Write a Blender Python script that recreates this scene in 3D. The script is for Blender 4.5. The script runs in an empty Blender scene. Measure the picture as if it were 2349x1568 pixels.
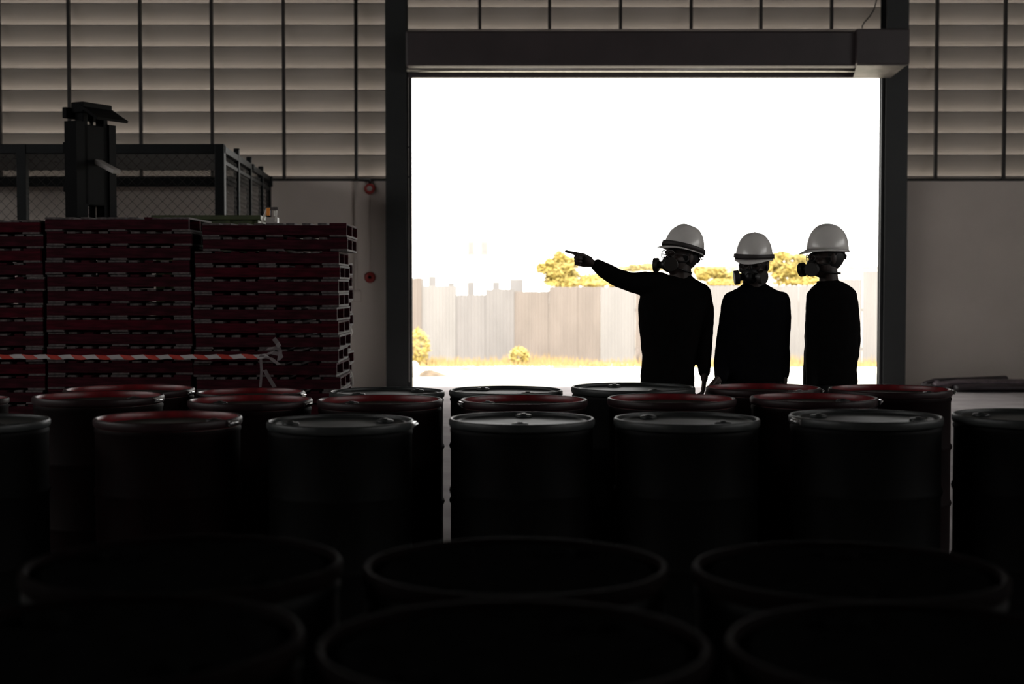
import bpy, bmesh, math, random
from mathutils import Vector, Matrix
random.seed(7)
SC = bpy.context.scene
COL = SC.collection
PI = math.pi

# ------------------------------------------------------------------ camera
F = 3300.0
HOR = 655.0
CAMZ = 1.40
PITCH = math.atan((784.0 - HOR) / F)
cam_d = bpy.data.cameras.new('camera'); cam = bpy.data.objects.new('camera', cam_d); COL.objects.link(cam)
cam.location = (0, 0, CAMZ); cam.rotation_euler = (PI / 2 - PITCH, 0, 0)
cam_d.sensor_width = 36; cam_d.lens = F / 2349 * 36; cam_d.clip_end = 500
cam_d.dof.use_dof = True; cam_d.dof.focus_distance = 8.8; cam_d.dof.aperture_fstop = 2.6
SC.camera = cam

# ------------------------------------------------------------------ light
w = bpy.data.worlds.new('world'); SC.world = w; w.use_nodes = True
nt = w.node_tree; nt.nodes.clear()
wo = nt.nodes.new('ShaderNodeOutputWorld'); bg = nt.nodes.new('ShaderNodeBackground')
bg.inputs[0].default_value = (1.0, 0.985, 0.96, 1); bg.inputs[1].default_value = 4.8
nt.links.new(bg.outputs[0], wo.inputs[0])
sd = bpy.data.lights.new('sun', 'SUN'); sun = bpy.data.objects.new('sun', sd); COL.objects.link(sun)
sd.energy = 11.5; sd.angle = math.radians(2.0); sd.color = (1.0, 0.965, 0.91)
sun.rotation_euler = (math.radians(36), 0, math.radians(-14))
SIDE_W = 34.0
def area(name, loc, rot, sx, sy, p, col=(1, .97, .93)):
    d = bpy.data.lights.new(name, 'AREA'); o = bpy.data.objects.new(name, d); COL.objects.link(o)
    d.shape = 'RECTANGLE'; d.size = sx; d.size_y = sy; d.energy = p; d.color = col
    o.location = loc; o.rotation_euler = rot
    return o
# daylight entering through the long window strips of the two side walls
area('daylight_left', (-12.9, 2.0, 4.6), (0, -PI / 2 , 0), 1.9, 15.0, SIDE_W)
area('daylight_right', (12.9, 2.0, 4.6), (0, PI / 2 , 0), 1.9, 15.0, SIDE_W * .8)
SC.view_settings.view_transform = 'Standard'; SC.view_settings.look = 'None'
SC.view_settings.exposure = 0.0; SC.view_settings.gamma = 1.0
SC.view_settings.use_curve_mapping = False
SC.cycles.max_bounces = 8; SC.cycles.diffuse_bounces = 6; SC.cycles.glossy_bounces = 4
SC.cycles.sample_clamp_indirect = 4.0; SC.cycles.caustics_reflective = False

# ------------------------------------------------------------------ helpers
def pix(px, py, Y):
    """world point on the vertical plane y = Y that the photograph shows at (px, py)"""
    cx = (px - 1174.5) / F; cy = (784.0 - py) / F
    c, s = math.cos(PITCH), math.sin(PITCH)
    dy = c + cy * s; dz = -s + cy * c
    t = Y / dy
    return Vector((cx * t, Y, CAMZ + dz * t))

def mat(name, col, rough=.6, metal=0, noise=0.0, nscale=8.0, bump=0.0, spec=.5, col2=None, stretch=None, trans=0):
    m = bpy.data.materials.new(name); m.use_nodes = True
    t = m.node_tree; b = t.nodes['Principled BSDF']
    b.inputs['Roughness'].default_value = rough; b.inputs['Metallic'].default_value = metal
    b.inputs['Specular IOR Level'].default_value = spec
    if trans: b.inputs['Transmission Weight'].default_value = trans
    c = (*col, 1)
    tc = t.nodes.new('ShaderNodeTexCoord'); mp = t.nodes.new('ShaderNodeMapping')
    t.links.new(tc.outputs['Object'], mp.inputs[0])
    if stretch: mp.inputs['Scale'].default_value = stretch
    n = t.nodes.new('ShaderNodeTexNoise'); n.inputs['Scale'].default_value = nscale; n.inputs['Detail'].default_value = 6
    t.links.new(mp.outputs[0], n.inputs['Vector'])
    r = t.nodes.new('ShaderNodeValToRGB')
    k = noise
    c1 = col2 if col2 else tuple(x * (1 - k) for x in col)
    c2 = col if col2 else tuple(min(1, x * (1 + k)) for x in col)
    r.color_ramp.elements[0].color = (*c1, 1); r.color_ramp.elements[0].position = .35
    r.color_ramp.elements[1].color = (*c2, 1); r.color_ramp.elements[1].position = .65
    t.links.new(n.outputs['Fac'], r.inputs[0]); t.links.new(r.outputs[0], b.inputs['Base Color'])
    if bump:
        bp = t.nodes.new('ShaderNodeBump'); bp.inputs['Strength'].default_value = bump; bp.inputs['Distance'].default_value = .02
        t.links.new(n.outputs['Fac'], bp.inputs['Height']); t.links.new(bp.outputs[0], b.inputs['Normal'])
    return m

M = dict(
    floor=mat('concrete_floor', (.34, .31, .31), .85, noise=.15, nscale=2.2, bump=.10, spec=.04),
    ground=mat('dry_ground', (.62, .58, .48), .95, noise=.12, nscale=.9, bump=.3),
    dirt=mat('dry_soil', (0.218, 0.160, 0.102), .95, noise=.3, nscale=6, bump=.5),
    wall=mat('painted_wall', (0.6256, 0.5520, 0.5014), .75, noise=.05, nscale=1.2, bump=.03),
    roomwall=mat('shed_sheet', (.10, .09, .085), .8, noise=.08, nscale=1.0),
    roof=mat('roof_sheet', (.07, .065, .06), .8, noise=.08, nscale=1.0),
    slat_out=mat('louvre_outer_paint', (.80, .77, .74), .6, noise=.04),
    slat=mat('louvre_slat', (.235, .210, .198), .5, noise=.05, nscale=1.5, stretch=(.3, 1, 6)),
    mull=mat('louvre_mullion', (.012, .009, .009), .6, noise=.1),
    column=mat('column_paint', (0.0105, 0.0120, 0.0128), .5, noise=.15, nscale=3),
    shutter=mat('shutter_paint', (0.0465, 0.0360, 0.0384), .45, noise=.12, nscale=2),
    end_base=mat('end_box_base', (.16, .145, .135), .5, noise=.35, nscale=5),
    alu=mat('bare_aluminium', (.55, .53, .5), .35, metal=.8, noise=.1, nscale=20),
    darkmetal=mat('dark_steel', (.003, .003, .0035), .6, noise=.2, nscale=6, spec=.06),
    cage=mat('cage_steel', (.006, .007, .008), .5, noise=.2, nscale=6, spec=.15),
    cage_roof=mat('cage_roof', (.05, .052, .054), .6, noise=.2, nscale=4),
    wire=mat('mesh_wire', (.025, .022, .02), .5, noise=.1),
    drum=mat('black_drum', (.0028, .0028, .0028), .65, noise=.3, nscale=5, spec=.06),
    drum_lid=mat('charcoal_lid', (.016, .018, .018), .5, noise=.2, nscale=7, spec=.12),
    near_lid=mat('charcoal_lid_shaded', (.004, .004, .004), .75, noise=.3, nscale=7, spec=0.0),  # copy of the charcoal lid, foreground shade put into its darker, duller colour
    near_ring=mat('charcoal_ring_shaded', (.0030, .0018, .0018), .7, noise=.3, nscale=7, spec=.012),  # copy of the charcoal ring with the foreground shade painted in
    drum_ring=mat('charcoal_ring', (.020, .022, .022), .42, noise=.15, spec=.25),
    ring_red=mat('red_ring', (0.1320, 0.0024, 0.0060), .4, noise=.25, nscale=6),
    body_red=mat('dark_red_drum', (.0040, .0014, .0016), .65, noise=.3, nscale=5, spec=.04),
    lid_dark=mat('dark_green_lid', (.008, .010, .007), .6, noise=.2, nscale=7),
    ring_dark=mat('dark_ring', (.014, .005, .006), .45, noise=.2, spec=.2),
    steel=mat('bright_steel', (.6, .6, .6), .25, metal=1, noise=.05),
    paper=mat('paper', (.22, .23, .24), .8, noise=.06),
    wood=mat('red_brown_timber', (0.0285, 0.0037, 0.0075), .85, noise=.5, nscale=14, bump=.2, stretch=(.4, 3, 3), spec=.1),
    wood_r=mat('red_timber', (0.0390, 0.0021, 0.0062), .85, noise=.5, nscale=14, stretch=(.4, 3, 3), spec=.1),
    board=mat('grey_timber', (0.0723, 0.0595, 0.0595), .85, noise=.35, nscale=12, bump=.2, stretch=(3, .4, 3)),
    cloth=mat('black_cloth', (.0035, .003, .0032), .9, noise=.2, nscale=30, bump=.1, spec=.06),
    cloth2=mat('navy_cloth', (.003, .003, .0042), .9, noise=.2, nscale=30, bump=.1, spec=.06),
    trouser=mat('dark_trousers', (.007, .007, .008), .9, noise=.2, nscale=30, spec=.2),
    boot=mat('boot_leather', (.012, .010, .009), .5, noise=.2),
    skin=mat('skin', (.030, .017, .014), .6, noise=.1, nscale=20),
    hair=mat('black_hair', (.006, .005, .005), .6, noise=.2),
    hat=mat('white_hat_plastic', (.72, .69, .66), .22, noise=.02, nscale=5),
    band=mat('dark_band', (.035, .028, .028), .6, noise=.1),
    mask=mat('respirator_rubber', (.007, .007, .0075), .5, noise=.1),
    cart=mat('filter_cartridge', (.014, .011, .010), .5, noise=.15),
    frame=mat('glasses_frame', (.03, .025, .025), .4, noise=.1),
    glass=mat('clear_lens', (.95, .95, .95), .02, trans=1.0),
    redplastic=mat('red_plastic', (.30, .022, .02), .4, noise=.08),
    greyplastic=mat('grey_plastic', (.36, .33, .31), .5, noise=.06),
    conduit=mat('conduit', (.20, .175, .16), .5, noise=.06),
    cable=mat('black_cable', (.012, .012, .012), .6, noise=.1),
    green=mat('dark_green_paint', (.035, .045, .012), .6, noise=.2),
    white=mat('white_plastic', (.80, .76, .70), .5, noise=.04),
    orange=mat('orange_plastic', (.85, .30, .05), .5, noise=.1),
    tape_r=mat('tape_red', (.42, .035, .022), .5, noise=.1),
    tape_w=mat('tape_white', (.42, .40, .40), .5, noise=.05),
    tape_k=mat('tape_shade', (.16, .135, .14), .6, noise=.2),
    tyre=mat('tyre_rubber', (.015, .015, .015), .8, noise=.2),
    fork=mat('forklift_paint', (.03, .02, .012), .5, noise=.2),
    tarp=mat('grey_tarp', (.13, .10, .115), .45, noise=.3, nscale=9, bump=.3),
    tarp_d=mat('dark_tarp', (.035, .026, .032), .5, noise=.3, nscale=9, bump=.3),
    fence_a=mat('beige_sheet', (0.1314, 0.1098, 0.0954), .8, noise=.09, nscale=1.6, stretch=(2, 1, .5)),
    fence_b=mat('pale_grey_sheet', (0.1359, 0.1269, 0.1233), .8, noise=.07, nscale=1.6, stretch=(2, 1, .5)),
    fence_c=mat('white_sheet', (0.1620, 0.1530, 0.1467), .8, noise=.05, nscale=1.6, stretch=(2, 1, .5)),
    post=mat('fence_post', (0.109, 0.088, 0.075), .8, noise=.2),
    leaf=mat('yellow_green_leaf', (0.3718, 0.2743, 0.0572), .7, noise=.25, nscale=3, col2=(.29, .23, .07)),
    leaf2=mat('pale_yellow_leaf', (0.2940, 0.2364, 0.0900), .7, noise=.2, nscale=3),
    grass=mat('straw_grass', (0.245, 0.170, 0.068), .9, noise=.25, nscale=4),
    bark=mat('bark', (.25, .17, .10), .9, noise=.3),
    bwall=mat('white_render', (.90, .89, .87), .9, noise=.03),
    bwin=mat('faded_window', (0.204, 0.194, 0.177), .5, noise=.1),
    gutter=mat('grey_gutter', (0.153, 0.151, 0.150), .7, noise=.1),
)

class MB:
    def __init__(s): s.v = []; s.f = []; s.m = []; s.sm = []
    def add(s, vs, fs, mi=0, smooth=False):
        k = len(s.v); s.v += [tuple(v) for v in vs]
        for f in fs: s.f.append(tuple(i + k for i in f)); s.m.append(mi); s.sm.append(smooth)
        return s
    def box(s, x0, x1, y0, y1, z0, z1, mi=0, T=None, b=0):
        x0, x1 = min(x0, x1), max(x0, x1); y0, y1 = min(y0, y1), max(y0, y1); z0, z1 = min(z0, z1), max(z0, z1)
        if b <= 0:
            vs = [(x, y, z) for z in (z0, z1) for y in (y0, y1) for x in (x0, x1)]
            fs = [(0, 2, 3, 1), (4, 5, 7, 6), (0, 1, 5, 4), (2, 6, 7, 3), (0, 4, 6, 2), (1, 3, 7, 5)]
        else:
            bm = bmesh.new(); bmesh.ops.create_cube(bm, size=1)
            for v in bm.verts: v.co = Vector(((x0 + x1) / 2 + v.co.x * (x1 - x0), (y0 + y1) / 2 + v.co.y * (y1 - y0), (z0 + z1) / 2 + v.co.z * (z1 - z0)))
            bmesh.ops.bevel(bm, geom=bm.edges[:], offset=b, segments=2, affect='EDGES', profile=.5)
            bm.verts.index_update()
            vs = [v.co[:] for v in bm.verts]; fs = [tuple(v.index for v in f.verts) for f in bm.faces]; bm.free()
        if T: vs = [T @ Vector(v) for v in vs]
        return s.add(vs, fs, mi)
    def tube(s, pts, rad, seg=12, mi=0, cap=True, up=Vector((0, 0, 1)), sq=1.0, smooth=True):
        """swept tube with rounded ends; rad one number or a list; sq squashes the second axis"""
        pts = [Vector(p) for p in pts]
        if not isinstance(rad, (list, tuple)): rad = [rad] * len(pts)
        rad = list(rad)
        if cap == 'round':
            d0 = (pts[0] - pts[1]).normalized(); d1 = (pts[-1] - pts[-2]).normalized()
            A = [(pts[0] + d0 * rad[0] * k, rad[0] * math.sqrt(max(0.01, 1 - k * k))) for k in (.95, .7, .38)]
            B = [(pts[-1] + d1 * rad[-1] * k, rad[-1] * math.sqrt(max(0.01, 1 - k * k))) for k in (.38, .7, .95)]
            pts = [a[0] for a in A] + pts + [b[0] for b in B]; rad = [a[1] for a in A] + rad + [b[1] for b in B]
        vs = []; n = len(pts)
        ds = [(pts[min(i + 1, n - 1)] - pts[max(i - 1, 0)]).normalized() for i in range(n)]
        u = min((up, Vector((0, 1, 0)), Vector((1, 0, 0))), key=lambda c_: (max(abs(d.dot(c_)) for d in ds) > .93, c_ is not up, max(abs(d.dot(c_)) for d in ds)))
        for i, p in enumerate(pts):
            d = ds[i]
            a = d.cross(u).normalized(); b = d.cross(a).normalized()
            for k in range(seg):
                t = 2 * PI * k / seg
                vs.append(p + a * math.cos(t) * rad[i] + b * math.sin(t) * rad[i] * sq)
        fs = []
        for i in range(n - 1):
            for k in range(seg):
                k2 = (k + 1) % seg
                fs.append((i * seg + k, i * seg + k2, (i + 1) * seg + k2, (i + 1) * seg + k))
        if cap:
            fs.append(tuple(range(seg - 1, -1, -1))); fs.append(tuple((n - 1) * seg + k for k in range(seg)))
        return s.add(vs, fs, mi, smooth)
    def lathe(s, prof, seg=40, mi=0, closed=False, T=None, sx=1, sy=1, smooth=True):
        vs = []; n = len(prof)
        for r, z in prof:
            for k in range(seg):
                t = 2 * PI * k / seg; vs.append((r * math.cos(t) * sx, r * math.sin(t) * sy, z))
        fs = []
        for i in range(n if closed else n - 1):
            j = (i + 1) % n
            for k in range(seg):
                k2 = (k + 1) % seg
                fs.append((i * seg + k, i * seg + k2, j * seg + k2, j * seg + k))
        if not closed:
            fs.append(tuple(range(seg - 1, -1, -1))); fs.append(tuple((n - 1) * seg + k for k in range(seg)))
        if T: vs = [T @ Vector(v) for v in vs]
        return s.add(vs, fs, mi, smooth)
    def loft(s, rings, seg=28, mi=0, e=2.3):
        """rings: (z, xl, xr, y_half, y_centre)"""
        vs = []; n = len(rings)
        for z, xl, xr, yh, yc in rings:
            for k in range(seg):
                t = 2 * PI * k / seg; c, q = math.cos(t), math.sin(t)
                vs.append(((xl + xr) / 2 + (xr - xl) / 2 * math.copysign(abs(c) ** (2 / e), c), yc + yh * math.copysign(abs(q) ** (2 / e), q), z))
        fs = [(i * seg + k, i * seg + (k + 1) % seg, (i + 1) * seg + (k + 1) % seg, (i + 1) * seg + k) for i in range(n - 1) for k in range(seg)]
        fs.append(tuple(range(seg - 1, -1, -1))); fs.append(tuple((n - 1) * seg + k for k in range(seg)))
        return s.add(vs, fs, mi, True)
    def ell(s, c, r, T=None, seg=18, rings=12, mi=0):
        vs = []; fs = []
        for i in range(1, rings):
            a = PI * i / rings
            for k in range(seg):
                t = 2 * PI * k / seg
                vs.append(Vector((c[0] + r[0] * math.sin(a) * math.cos(t), c[1] + r[1] * math.sin(a) * math.sin(t), c[2] + r[2] * math.cos(a))))
        nt_ = len(vs); vs.append(Vector((c[0], c[1], c[2] + r[2]))); vs.append(Vector((c[0], c[1], c[2] - r[2])))
        for i in range(rings - 2):
            for k in range(seg):
                k2 = (k + 1) % seg; fs.append((i * seg + k, (i + 1) * seg + k, (i + 1) * seg + k2, i * seg + k2))
        for k in range(seg):
            k2 = (k + 1) % seg; fs.append((nt_, k, k2)); fs.append((nt_ + 1, (rings - 2) * seg + k2, (rings - 2) * seg + k))
        if T: vs = [T @ v for v in vs]
        return s.add(vs, fs, mi, True)
    def mesh(s, name, mats, fix=True):
        me = bpy.data.meshes.new(name); me.from_pydata(s.v, [], s.f)
        for m in (mats if isinstance(mats, (list, tuple)) else [mats]): me.materials.append(m)
        me.polygons.foreach_set('material_index', s.m); me.polygons.foreach_set('use_smooth', s.sm)
        if fix:
            bm = bmesh.new(); bm.from_mesh(me); bmesh.ops.recalc_face_normals(bm, faces=bm.faces[:]); bm.to_mesh(me); bm.free()
        me.update(); return me
    def build(s, name, mats, parent=None, origin=None, fix=True):
        if origin is not None:
            o_ = Vector(origin); s.v = [tuple(Vector(v) - o_) for v in s.v]
        return link(name, s.mesh(name, mats, fix), parent, origin)

def link(name, me, parent=None, loc=None, rot=None):
    o = bpy.data.objects.new(name, me); COL.objects.link(o)
    if parent: o.parent = parent
    if loc is not None: o.location = loc
    if rot is not None: o.rotation_euler = rot
    return o
def tag(o, label=None, cat=None, group=None, kind=None):
    if label: o['label'] = label
    if cat: o['category'] = cat
    if group: o['group'] = group
    if kind: o['kind'] = kind
    return o
def thing(name, label, cat, loc=(0, 0, 0), rz=0, group=None, kind=None):
    o = bpy.data.objects.new(name, None); COL.objects.link(o); o.location = loc; o.rotation_euler = (0, 0, rz)
    o.empty_display_size = .1
    return tag(o, label, cat, group, kind)
def smooth_by(o, ang=40):
    pass

# ------------------------------------------------------------------ shell
WY = 19.7
RX = 13.0
ROOFZ = 6.9
MB().box(-RX - .2, RX + .2, -12.2, WY + .2, -.2, 0).build('floor', M['floor'])['kind'] = 'structure'
tag(bpy.data.objects['floor'], 'grey concrete warehouse floor')
g = MB()
NX, NY = 40, 40
gv = []
for j in range(NY + 1):
    y = WY + .2 + (j / NY) ** 1.6 * 130
    for i in range(NX + 1):
        x = -90 + 180 * i / NX
        z = -.012 - .39 * min(1, max(0, (y - WY - 1) / 12.5)) + (random.uniform(-.025, .025) if y > 22 else 0)
        gv.append((x, y, z))
g.add(gv, [(j * (NX + 1) + i, j * (NX + 1) + i + 1, (j + 1) * (NX + 1) + i + 1, (j + 1) * (NX + 1) + i) for j in range(NY) for i in range(NX)])
tag(g.build('ground', M['ground']), 'sunlit pale dry ground outside the doorway', kind='structure')
MB().box(-RX - .2, RX + .2, -12.2, WY + .3, ROOFZ, ROOFZ + .1).build('ceiling', M['roof'])['kind'] = 'structure'
for sx, nm in ((-1, 'wall_left'), (1, 'wall_right')):
    m = MB()
    m.box(sx * RX, sx * (RX + .15), -12.2, WY + .2, 0, 3.5)
    m.box(sx * RX, sx * (RX + .15), -12.2, WY + .2, 5.7, ROOFZ)
    m.box(sx * RX, sx * (RX + .15), -12.2, -6, 3.5, 5.7); m.box(sx * RX, sx * (RX + .15), 10, WY + .2, 3.5, 5.7)
    m.build(nm, M['roomwall'])['kind'] = 'structure'
MB().box(-RX, RX, -12.2, -12.0, 0, ROOFZ).build('wall_front', M['roomwall'])['kind'] = 'structure'

def wx(px, Y=WY): return pix(px, 500, Y).x
SILL = pix(760, 409, WY).z
CL0, CL1 = wx(886, 19.45), wx(934, 19.45)
OP0, OP1 = wx(945), wx(2018)
CR0, CR1 = wx(2026, 19.45), wx(2077, 19.45)
OPZ = pix(1500, 176, WY).z
HOUS_TOP = pix(1500, 66, WY).z
m = MB()
m.box(-RX, OP0 - .02, WY, WY + .16, 0, SILL - .38)
m.box(OP1 + .02, RX, WY, WY + .16, 0, SILL - .38)
m.box(-RX, OP0 - .02, WY, WY + .03, SILL - .38, SILL - .01)
m.box(OP1 + .02, RX, WY, WY + .03, SILL - .38, SILL - .01)
wb = m.build('wall_back', M['wall']); tag(wb, 'beige lower wall either side of the tall doorway', kind='structure')
MB().box(OP0 - .3, OP1 + .3, WY + .02, WY + .16, OPZ, HOUS_TOP - .42).build('lintel', M['wall'], wb)
for a, b in ((-RX, CL0), (CR1, RX)):
    MB().box(a, b, WY - .03, WY + .03, SILL - .035, SILL - .002, b=.004).build('sill', M['mull'], wb)

# louvred windows
def slat_mesh(length, drop=.338, depth=.150):
    m = MB(); n = 6; pr = []
    for i in range(n + 1):
        t = i / n
        pr.append((depth * (t + .10 * math.sin(PI * t)), -drop * t))
    k = 0.0045
    prof = [(y, z) for y, z in pr] + [(y + k, z + k * .6) for y, z in reversed(pr)]
    vs = []
    for x in (0, length):
        for y, z in prof: vs.append((x, y, z))
    N = len(prof)
    fs = [(i, (i + 1) % N, N + (i + 1) % N, N + i) for i in range(N)]
    fs += [tuple(range(N)), tuple(range(2 * N - 1, N - 1, -1))]
    m.add(vs, fs)
    for i in range(n + 1, N - 1): m.m[i] = 1
    # small turned lip along the upper edge
    m.box(0, length, -.006, .003, -.012, .002)
    return m.mesh('slat', [M['slat'], M['slat_out']])
PITCHZ = 49.1 / F * WY
def louvre(name, label, xa, xb, zb, mull_px, phase_px):
    root = tag(thing(name, None, None, (0, 0, 0)), label, None, kind='structure')
    me = slat_mesh(xb - xa)
    z = phase_px
    while z < ROOFZ + .2:
        link('slat', me, root, (xa, WY + .036, z))
        z += PITCHZ
    for p in mull_px:
        x = wx(p, WY - .05)
        MB().box(x - .021, x + .021, WY - .09, WY - .035, zb - .02, ROOFZ, b=.003).build('mullion', M['mull'], root)
    return root
ph = pix(440, 404, WY + .036).z     # top edge of the lowest slat's neighbour below
louvre('window_1', 'high louvred opening left of the doorway', -RX, CL0, SILL, [-160, 4, 163, 326, 489, 653, 818], ph)
louvre('window_2', 'short louvred opening above the doorway', CL1 - .05, CR0 + .05, HOUS_TOP, [1101, 1260, 1422, 1583, 1742, 1903], pix(1500, 65, WY - .02).z)
louvre('window_3', 'high louvred opening right of the doorway', CR1, RX, SILL, [2144, 2300, 2459], pix(2200, 404, WY + .036).z)

# columns
def hcol(x0, x1, y0, y1, z1):
    m = MB(); t = .018
    m.box(x0, x1, y0, y0 + t, 0, z1); m.box(x0, x1, y1 - t, y1, 0, z1)
    c = (x0 + x1) / 2; m.box(c - t / 2, c + t / 2, y0 + t, y1 - t, 0, z1)
    m.box(x0 - .05, x1 + .05, y0 - .06, y0, 0, .02)
    return m
for i, (a, b, lb) in enumerate(((CL0, CL1, 'dark steel column on the left edge of the doorway'), (CR0, CR1, 'dark steel column on the right edge of the doorway'))):
    o = hcol(a, b, WY - .33, WY + .0, ROOFZ).build('column', M['column']); tag(o, lb, 'column', kind='structure')

# roller shutter
rs = thing('roller_shutter', 'dark rolled-up shutter housing with end box above the doorway', 'roller shutter', (0, WY, 3))
def wbox(px0, px1, py0, py1, Y0, Y1, name, mt, parent, b=.006):
    a = pix(px0, py0, Y0); c = pix(px1, py1, Y0)
    return MB().box(a.x, c.x, Y0, Y1, c.z, a.z, b=b).build(name, mt, None)
def reparent(o, p):
    o.parent = p; o.matrix_parent_inverse = Matrix.Translation(p.location).inverted(); return o
reparent(wbox(930, 1972, 70, 152, 19.02, 19.36, 'housing', M['shutter'], rs, .03), rs)
o = wbox(1966, 2087, 65, 148, 18.92, 19.36, 'end_box', M['shutter'], rs, .02); reparent(o, rs)
a = pix(1966, 148, 18.92); c = pix(2080, 160, 18.92)
mm = MB()
mm.add([(a.x, 18.94, a.z), (c.x, 18.94, a.z), (c.x - .1, 19.34, c.z - .03), (a.x + .05, 19.34, c.z - .03), (a.x, 18.94, a.z - .01), (c.x, 18.94, a.z - .01), (c.x - .1, 19.34, c.z - .045), (a.x + .05, 19.34, c.z - .045)],
       [(0, 1, 2, 3), (7, 6, 5, 4), (0, 4, 5, 1), (1, 5, 6, 2), (2, 6, 7, 3), (3, 7, 4, 0)])
reparent(mm.build('end_box_base', M['end_base']), rs)
# bright lower lip of the housing, a half-round pipe, and the bottom bar
a = pix(933, 157, 19.2); c = pix(1972, 157, 19.2)
reparent(MB().tube([(a.x, 19.25, a.z), (c.x, 19.25, c.z)], .040, 16).build('winding_pipe', M['alu']), rs)
reparent(wbox(936, 2026, 164, 178, 19.40, 19.46, 'bottom_bar', M['shutter'], rs), rs)
for p0, p1 in ((934, 945), (2018, 2027)):
    a = pix(p0, 500, 19.45); c = pix(p1, 500, 19.45)
    m = MB(); m.box(a.x, c.x, 19.42, 19.44, 0, OPZ + .1); m.box(a.x, c.x, 19.52, 19.54, 0, OPZ + .1)
    e = a.x if p0 < 1000 else c.x
    m.box(e - .006, e + .006, 19.44, 19.52, 0, OPZ + .1)
    g_ = reparent(m.build('guide_rail', M['column']), rs)
a = pix(938, 500, 19.41)
m = MB()
for z0, z1 in ((0.1, 2.85), (2.87, 3.25), (3.27, 4.4)):
    m.box(a.x - .006, a.x + .006, 19.405, 19.42, z0, z1)
reparent(m.build('edge_strip', M['alu']), rs)

# power cable to end box
pts = [pix(x, y, 19.0) for x, y in ((2012, -30), (2011, 0), (2005, 22), (1995, 38), (1982, 52), (1978, 60), (1978, 68))]
tag(MB().tube(pts, .008, 8).build('power_cable', M['cable']), 'thin black cable dropping to the shutter end box', 'cable')

# conduit + alarm + call point on left wall
m = MB()
p0, p1, p2, p3 = pix(817, -40, WY - .1), pix(817, 405, WY - .1), pix(822, 412, WY - .1), pix(846, 412, WY - .06)
m.tube([p0, p1, pix(819, 410, WY - .1), p2, p3, pix(849, 420, WY - .04)], .022, 10)
tag(m.build('conduit', M['cable']), 'black conduit running down beside the left column to the alarm bell', 'conduit')
m = MB(); m.tube([pix(815, 415, WY - .03), pix(815, 664, WY - .03), pix(826, 666, WY - .03)], .014, 10)
m.box(pix(811, 664, WY - .05).x, pix(828, 664, WY - .05).x, WY - .05, WY, pix(811, 692, WY - .05).z, pix(811, 668, WY - .05).z, b=.006)
tag(m.build('switch_conduit', M['wall']), 'pale conduit ending in a square switch box on the beige wall', 'conduit')
m = MB(); m.tube([pix(849, 440, WY - .02), pix(849, 630, WY - .02)], .008, 8)
tag(m.build('alarm_conduit', M['wall']), 'thin pale conduit joining the two red round wall units', 'conduit')
RXT = Matrix.Rotation(PI / 2, 4, 'X')
c = pix(849, 433, WY)
t = thing('alarm_bell', 'round red fire alarm bell with grey centre, upper of the two red wall units', 'alarm bell', c)
MB().lathe([(.062, 0), (.062, .03), (.076, .035), (.076, .05), (.066, .066), (.045, .074), (.0, .075)], 32, T=RXT).build('gong', M['redplastic'], t)
MB().lathe([(.036, .06), (.036, .082), (.028, .088), (0, .088)], 24, T=RXT).build('centre_cap', M['greyplastic'], t)
c = pix(849, 636, WY)
t = thing('call_point', 'round red manual fire call point below the alarm bell', 'call point', c)
MB().lathe([(.074, 0), (.074, .03), (.066, .04), (.03, .042), (.0, .042)], 32, T=RXT).build('housing', M['redplastic'], t)
MB().lathe([(.022, .04), (.022, .05), (0, .052)], 16, T=RXT).build('button', M['body_red'], t)

# ------------------------------------------------------------------ drums
def drum_meshes(kind):
    R = 1.0  # unit outer ring radius, unit height 1 handled by scale
    r = .972
    prof = [(0, 0), (.955, 0), (.985, .006), (.985, .02), (r, .028)]
    for k in range(2):
        zc = (.335, .665)[k]
        prof += [(r, zc - .02), (r + .018, zc - .010), (r + .026, zc), (r + .018, zc + .010), (r, zc + .02)]
    prof += [(r, .93), (r + .012, .94), (r + .012, .95), (r, .955), (r, .956), (0, .956)]
    body = MB().lathe(prof, 56).mesh('drum_body', M['body_red' if kind == 'red' else 'drum'])
    ring = MB().lathe([(.950, .966), (.985, .962), (1.0, .972), (1.0, .992), (.985, 1.0), (.962, 1.0), (.950, .994)], 56, closed=True).mesh('clamp_ring', M['ring_red' if kind == 'red' else 'drum_ring'])
    lid = MB().lathe([(.952, .98), (.92, .981), (.90, .988), (.86, .988), (.84, .982), (.30, .983), (.0, .983)], 56).mesh('lid', M['lid_dark' if kind == 'red' else 'drum_lid'])
    inner = None
    if kind == 'red':
        ring.materials[0] = M['ring_dark']
        inner = MB().lathe([(.951, .958), (.951, .9975), (.942, .9985), (.942, .958)], 56, closed=True).mesh('inner_rim', M['ring_red'])
        lid = MB().lathe([(.952, .952), (.945, .961), (.92, .961), (.90, .966), (.86, .966), (.84, .962), (.30, .962), (.0, .962)], 56).mesh('lid', M['lid_dark'])
    return body, ring, lid, inner
DM = {k: drum_meshes(k) for k in ('red', 'black')}
_b, _r, _l, _i = drum_meshes('black'); _r.materials[0] = M['near_ring']; _l.materials[0] = M['near_lid']  # foreground drums: same meshes, ring and lid in the shade-darkened copies
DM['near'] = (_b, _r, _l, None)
bung_near = None
bung_me = MB().lathe([(.034, 0), (.034, .010), (.028, .014), (.012, .014), (.012, .018), (0, .018)], 18).mesh('bung', M['drum_ring'])
_l = MB(); _l.box(-.035, .035, -.006, .006, -.012, .010, b=.002); _l.tube([(-.035, -.008, 0), (.02, -.012, 0)], .004, 8)
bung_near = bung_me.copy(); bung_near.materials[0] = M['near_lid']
lever_me = _l.mesh('ring_lever', M['steel'])
drums = []
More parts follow.
